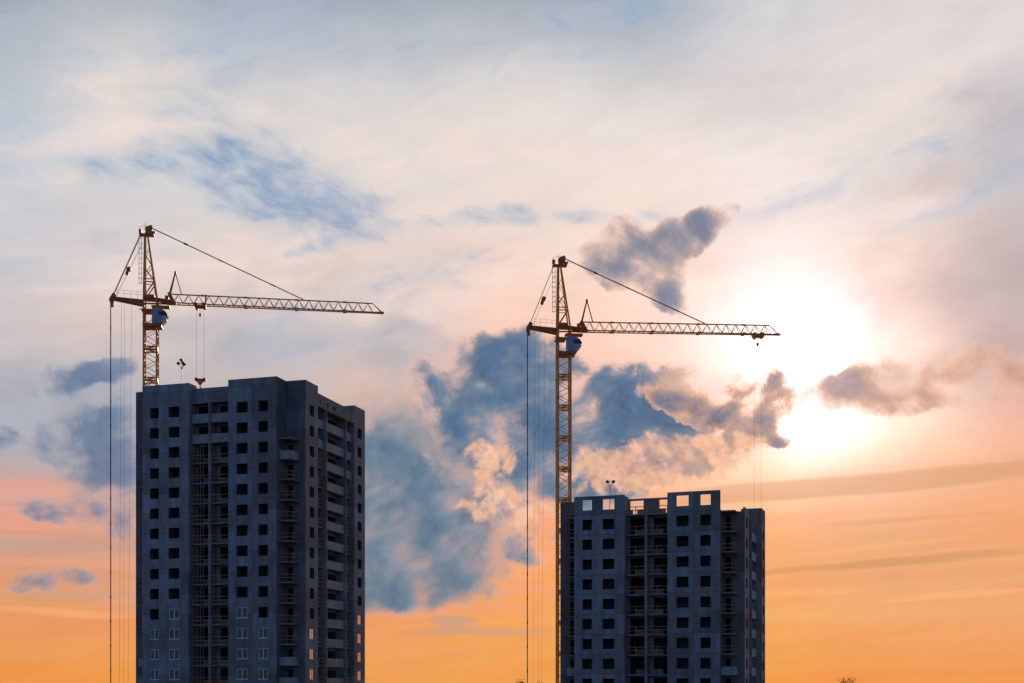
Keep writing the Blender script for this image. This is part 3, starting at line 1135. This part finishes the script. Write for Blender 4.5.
base = layer(base, [(190, 285, 170, 36, 10, .6), (130, 130, 140, 60, 20, .6), (420, 160, 160, 40, 0, .6), (320, 232, 120, 22, 14, .8), (420, 305, 140, 40, 10, .6), (560, 235, 100, 26, 0, .5),
                    (850, 225, 130, 22, 12, .55), (860, 120, 120, 30, 15, .5), (640, 170, 130, 40, 0, .5)], PV, nv, 2.4, .1, 1.1,
             [(0, (236, 212, 202)), (1, (248, 226, 216))], opacity=.65)

# 2. gaps of clear blue, drawn out in wisps
PG = PW
ng = t.noise(t.mapping(P, rot=R(-14), scale=(46, 20, 1)), 1.0, 8, 0.62, dist=0.45)
BLUE = [(0, (204, 208, 214)), (.4, (172, 188, 208)), (.8, (132, 162, 194)), (1, (114, 152, 190))]
gaps = [(117, 172, 40, 12, 4, .8), (262, 178, 80, 34, -22, .9), (290, 200, 90, 24, -8, .7), (220, 158, 70, 18, 5, .55), (335, 205, 60, 14, -4, .5),
        (330, 246, 45, 6, 14, .55), (400, 262, 60, 7, 10, .3), (478, 219, 36, 9, 8, .75), (522, 219, 20, 8, 0, .75), (577, 216, 20, 7, 0, .7), (642, 216, 24, 7, 0, .6),
        (5, 120, 45, 20, 0, .35), (5, 165, 30, 14, 0, .35), (215, 45, 40, 40, 30, .28), (255, 30, 60, 22, 0, .25), (612, 14, 55, 16, 0, .4), (430, 275, 40, 8, 5, .35), (540, 15, 120, 14, 0, .2)]
base = layer(base, gaps, PG, ng, 1.7, 0.0, 1.4, BLUE, grow=1.25, opacity=.95)

# 3. the sun burning through
glow = None
PC = warped(P, 1 / 48, (20, 15), 5, 0.6)
PS = PC
for (cx, cy, rx, ry, w) in ((798, 338, 44, 30, .75), (822, 430, 34, 24, .75), (806, 385, 20, 40, .35), (800, 360, 100, 66, .42), (820, 400, 190, 110, .08)):
    u, v = uv(cx, cy)
    q = t.mapping(PS, loc=(u, v, 0), scale=(rx, ry, 1))
    e = t.math('MULTIPLY', t.math('EXPONENT', t.math('MULTIPLY', t.vmath('LENGTH', q), -1.0)), w)
    glow = e if glow is None else t.math('ADD', glow, e)
ad = t.n.new('ShaderNodeAddShader')
t.l.new(base, ad.inputs[0])
t.l.new(bg(t.vmath('SCALE', (1.0, 0.94, 1.15), scale=glow)), ad.inputs[1])
base = ad.outputs[0]

# 4. cloud banks
su_, sv_ = uv(808, 350)
dirsun = t.vmath('NORMALIZE', t.vmath('SUBTRACT', (su_, sv_, 0), P))
nc = t.noise(P, 1 / 46, 8, 0.63, dist=0.3)
nl = t.noise(P, 1 / 88, 3, 0.5, dist=0.4)
nc2 = t.noise(t.vmath('ADD', P, t.vmath('SCALE', dirsun, scale=5.0)), 1 / 46, 8, 0.63, dist=0.3)
rel = t.math('ADD', 1.0, t.math('MULTIPLY', t.math('SUBTRACT', nc, nc2), 1.9))
nc = t.math('ADD', nc, t.math('MULTIPLY', t.math('SUBTRACT', nl, .5), .75))
rel = t.math('MINIMUM', t.math('MAXIMUM', rel, 0.72), 1.45)

# thin bands low in the sky
PB = warped(P, 1 / 60, (20, 4), 4, 0.55, stretch=(2, 1, 1))
nb = t.noise(t.mapping(P, rot=R(3), scale=(110, 9, 1)), 1.0, 7, 0.6)
base = layer(base, [(745, 492, 90, 9, 4), (860, 484, 110, 9, 3), (985, 474, 90, 9, 5), (905, 482, 150, 7, 4, .5)], PB, nb, 1.0, .10, .75,
             [(0, (238, 180, 130)), (.3, (214, 160, 118)), (1, (208, 152, 112))], opacity=.5)
base = layer(base, [(850, 566, 120, 4, 3, .8), (960, 556, 110, 5, 4, .9), (700, 520, 60, 4, 3, .4), (900, 520, 120, 4, 2, .4), (60, 660, 90, 4, 0, .4), (460, 655, 70, 4, 0, .35), (50, 598, 70, 5, 0, .6)], PB, nb, 1.0, .10, .75,
             [(0, (226, 162, 104)), (1, (205, 148, 104))], opacity=.7)
base = layer(base, [(965, 595, 85, 4, 3), (810, 593, 60, 3, 2, .9), (860, 549, 130, 3, 4, .8), (470, 580, 90, 5, 2, .6), (60, 612, 90, 5, -2, .6), (905, 556, 120, 3, 4, .5)], PB, nb, 1.0, .10, .75,
             [(0, (250, 176, 118)), (1, (255, 182, 124))], opacity=.75)

WARM = [(0, (244, 206, 188)), (.35, (220, 188, 174)), (.6, (168, 156, 160)), (.85, (116, 126, 148)), (1, (98, 112, 140))]
base = layer(base, [(60, 488, 120, 8, 0), (70, 524, 120, 7, 1), (60, 563, 120, 5, -1, .8), (430, 612, 100, 6, 2, .8), (520, 590, 60, 5, 0, .7)], PB, nb, 1.2, .10, .7,
             [(0, (240, 164, 136)), (1, (246, 162, 130))], opacity=.4)
base = layer(base, [(60, 506, 100, 4, 0, .5), (60, 545, 130, 6, 1), (452, 621, 22, 6, 0, 1.2), (100, 595, 90, 5, 0, .6), (480, 632, 90, 4, 0, .5)], PB, nb, 1.2, .10, .7,
             [(0, (204, 160, 136)), (1, (188, 160, 148))], opacity=.65)
COOL = [(0, (196, 182, 184)), (.25, (170, 168, 178)), (.5, (134, 146, 166)), (.8, (96, 122, 154)), (1, (80, 110, 148))]

# wide soft banks under the cloud heads
nsoft = t.noise(t.mapping(P, rot=R(10), scale=(85, 55, 1)), 1.0, 6, 0.55, dist=0.3)
soft = [(395, 345, 70, 30, -8, .5), (60, 400, 90, 50, 10, .6), (110, 470, 60, 60, 0, .5), (430, 480, 90, 85, 0, .8), (400, 560, 90, 35, 0, .6), (560, 430, 90, 75, 0, .6), (500, 385, 60, 40, 0, .4), (590, 480, 70, 35, 0, .4), (200, 340, 90, 30, 0, .4)]
base = layer(base, soft, PC, nsoft, 1.3, .0, 1.25, [(0, (196, 180, 178)), (.4, (160, 164, 176)), (1, (118, 138, 166))], opacity=.85)
mauve = [(960, 290, 100, 45, 5, .7), (1020, 240, 60, 40, 0, .6), (930, 372, 110, 26, 6, .8), (850, 396, 60, 18, 0, .5), (1010, 345, 60, 30, 0, .7), (880, 250, 80, 18, 8, .35), (1000, 110, 60, 30, -10, .5), (960, 170, 70, 24, 12, .5), (700, 420, 100, 45, 0, .55), (640, 250, 70, 40, 0, .35)]
base = layer(base, mauve, PC, nsoft, 1.3, .0, 1.25, [(0, (226, 192, 178)), (.4, (204, 176, 168)), (1, (174, 158, 160))], opacity=.6)
# left of the taller tower
left = [(80, 444, 42, 30, 0, 1.4), (92, 458, 36, 24, -10, .8), (60, 428, 26, 16, 20, .5), (70, 374, 60, 11, 14, .6), (34, 388, 50, 12, 0, .5), (0, 438, 20, 16, 0, .9), (24, 458, 50, 20, -15, .6), (30, 480, 60, 9, 0, .35),
        (82, 514, 50, 15, -14, .85), (64, 506, 26, 10, 15, .5), (126, 510, 16, 50, 0, .3), (42, 581, 50, 10, 3, .85), (10, 587, 30, 6, 0, .5), (128, 430, 18, 50, 0, .3)]
base = layer(base, left, PC, nc, 3.0, .08, 1.0, COOL, relief=rel, grow=1.06, opacity=.78)
# between the towers
midb = [(400, 482, 80, 52, 0, .9), (372, 455, 60, 28, 10, .5), (420, 502, 56, 40, -15, .6), (365, 520, 60, 50, 0, .5), (402, 545, 74, 36, 0, .7), (378, 576, 80, 28, 0, .8), (425, 574, 60, 20, 4, .5), (395, 592, 84, 14, 0, .7), (440, 525, 30, 20, -20, .3), (455, 440, 40, 14, 0, .35), (478, 490, 20, 12, 0, .5)]
base = layer(base, midb, PC, nc, 2.1, .06, 1.0, [(0, (228, 182, 160)), (.25, (186, 166, 160)), (.5, (138, 146, 160)), (.78, (108, 130, 148)), (1, (90, 117, 142))], relief=rel, grow=1.2, opacity=.97)
# behind the right-hand crane
rc = [(495, 372, 54, 28, 6, 1.4), (490, 390, 40, 20, 0, .9), (470, 382, 30, 16, 0, .7), (530, 360, 40, 22, 0, .8), (515, 393, 50, 18, 0, .7), (550, 440, 76, 54, 0, 1.6), (505, 424, 54, 26, 12, .9), (580, 460, 44, 38, 10, .9), (550, 480, 50, 18, 0, .7), (605, 425, 50, 36, 0, .7), (642, 405, 56, 28, 8, 1.3), (682, 405, 46, 24, 0, 1.0), (570, 370, 26, 22, 0, .35), (530, 545, 36, 20, 0, .5), (690, 468, 15, 10, 0, 1.0), (660, 468, 24, 10, 0, .4)]
base = layer(base, rc, PC, nc, 3.0, .12, .88, [(0, (252, 210, 182)), (.25, (226, 184, 164)), (.48, (156, 152, 162)), (.75, (106, 128, 150)), (1, (80, 110, 144))], relief=rel, grow=1.2, opacity=.97)
# tall tuft above the jib
tuft = [(694, 226, 30, 10, 20, 1.3), (678, 234, 34, 14, 14, 1.1), (650, 246, 34, 16, 10, .8), (632, 252, 36, 24, 0, .9), (616, 250, 20, 20, 0, .6), (642, 274, 38, 18, -25, .8), (662, 284, 26, 12, -35, .7), (676, 298, 20, 9, -35, .5)]
base = layer(base, tuft, PC, nc, 2.9, .14, .66, WARM, relief=rel, grow=1.2, opacity=.88)
# lit cloud under the sun
lit = [(722, 390, 50, 20, -4, 1.2), (700, 396, 30, 14, 0, .5), (752, 391, 36, 15, 0, .8), (728, 420, 40, 13, -15, .6), (766, 426, 16, 8, 35, .8), (780, 440, 10, 6, 0, .8), (740, 408, 44, 14, 0, .4)]
base = layer(base, lit, PC, nc, 3.8, .18, .72, [(0, (255, 214, 176)), (.3, (244, 188, 150)), (.6, (186, 152, 142)), (1, (122, 122, 138))], relief=rel, grow=1.2, opacity=.93)
# small ragged puffs catching the light under it
nf = t.noise(P, 1 / 21, 8, 0.62, dist=0.3)
puff = [(640, 455, 70, 18, 0, .6), (700, 450, 60, 14, 0, .5), (620, 478, 60, 14, 0, .6), (680, 474, 60, 12, 0, .55), (735, 442, 40, 8, 0, .4), (492, 462, 26, 20, 0, .75), (545, 520, 40, 20, 0, .35), (490, 505, 36, 16, 0, .5)]
base = layer(base, puff, PC, nf, 2.6, .12, .72, [(0, (250, 190, 150)), (.4, (250, 196, 160)), (1, (240, 180, 146))], relief=rel, opacity=.85)
base = layer(base, [(640, 462, 70, 16, 0, .5), (690, 452, 60, 14, 0, .5), (696, 470, 14, 9, 0, .7), (735, 432, 40, 12, -10, .5)], PC, t.math('SUBTRACT', 1.0, nf), 2.8, .2, .75, [(0, (232, 180, 150)), (.4, (196, 160, 148)), (1, (146, 136, 146))], relief=rel, opacity=.8)
# bank right of the sun
rb = [(838, 392, 34, 12, 0, .8), (870, 388, 60, 14, 5, .8), (905, 390, 34, 15, 0, 1.2), (935, 372, 76, 14, 8, .7), (985, 364, 80, 14, 0, .55), (1010, 378, 24, 17, 0, 1.0), (1050, 372, 50, 18, 0, .6), (915, 404, 110, 7, 0, .6)]
base = layer(base, rb, PC, nc, 3.0, .10, 1.0, [(0, (254, 208, 172)), (.3, (242, 188, 152)), (.65, (216, 166, 140)), (1, (164, 136, 134))], relief=rel, grow=1.2, opacity=.82)

# 5. the rest of the dome: clear evening sky
sky = t.n.new('ShaderNodeTexSky')
sky.sky_type = 'NISHITA'
sky.sun_disc = False
sky.sun_elevation = SUN_EL
sky.sun_rotation = SUN_AZ
sky.air_density = 1.0
sky.dust_density = 0.2
sky.ozone_density = 5.0
b1 = t.n.new('ShaderNodeBackground')
t.l.new(t.vmath('MULTIPLY', sky.outputs[0], (1.16, 1.08, 1.26)), b1.inputs[0])
b1.inputs[1].default_value = 0.066
front = t.math('MULTIPLY', t.mapr(t.math('ABSOLUTE', t.math('SUBTRACT', az, SUN_AZ)), R(39), R(68), 1, 0), t.mapr(el, R(29), R(44), 1, 0))
mx = t.n.new('ShaderNodeMixShader')
t.l.new(front, mx.inputs[0])
t.l.new(b1.outputs[0], mx.inputs[1])
t.l.new(base, mx.inputs[2])
wo = t.n.new('ShaderNodeOutputWorld')
t.l.new(mx.outputs[0], wo.inputs[0])
#SKY_END

# ------------------------------------------------------------------ sun, camera
sl = bpy.data.lights.new('sun', 'SUN')
sl.energy = 4.0
sl.angle = R(0.5)
sl.color = (1.0, 0.66, 0.36)
so = bpy.data.objects.new('sun', sl)
COL.objects.link(so)
sd = Vector((math.sin(SUN_AZ) * math.cos(SUN_EL), math.cos(SUN_AZ) * math.cos(SUN_EL), math.sin(SUN_EL)))
so.rotation_euler = sd.to_track_quat('Z', 'Y').to_euler()
so.location = (60, 260, 120)

cam = bpy.data.cameras.new('camera')
cam.sensor_fit = 'HORIZONTAL'
cam.sensor_width = 36.0
cam.lens = FPX * 36.0 / 1024.0
cam.shift_y = (690 - 341.5) / 1024.0
cam.clip_start = 0.5
cam.clip_end = 20000
co = bpy.data.objects.new('camera', cam)
COL.objects.link(co)
co.location = (0, 0, ZC)
co.rotation_euler = (R(90), 0, 0)
SC.camera = co

vs = SC.view_settings
SC.display_settings.display_device = 'sRGB'
vs.view_transform = 'Standard'
vs.look = 'None'
vs.exposure = 0.0
vs.gamma = 1.0
vs.use_curve_mapping = False
SC.render.film_transparent = False
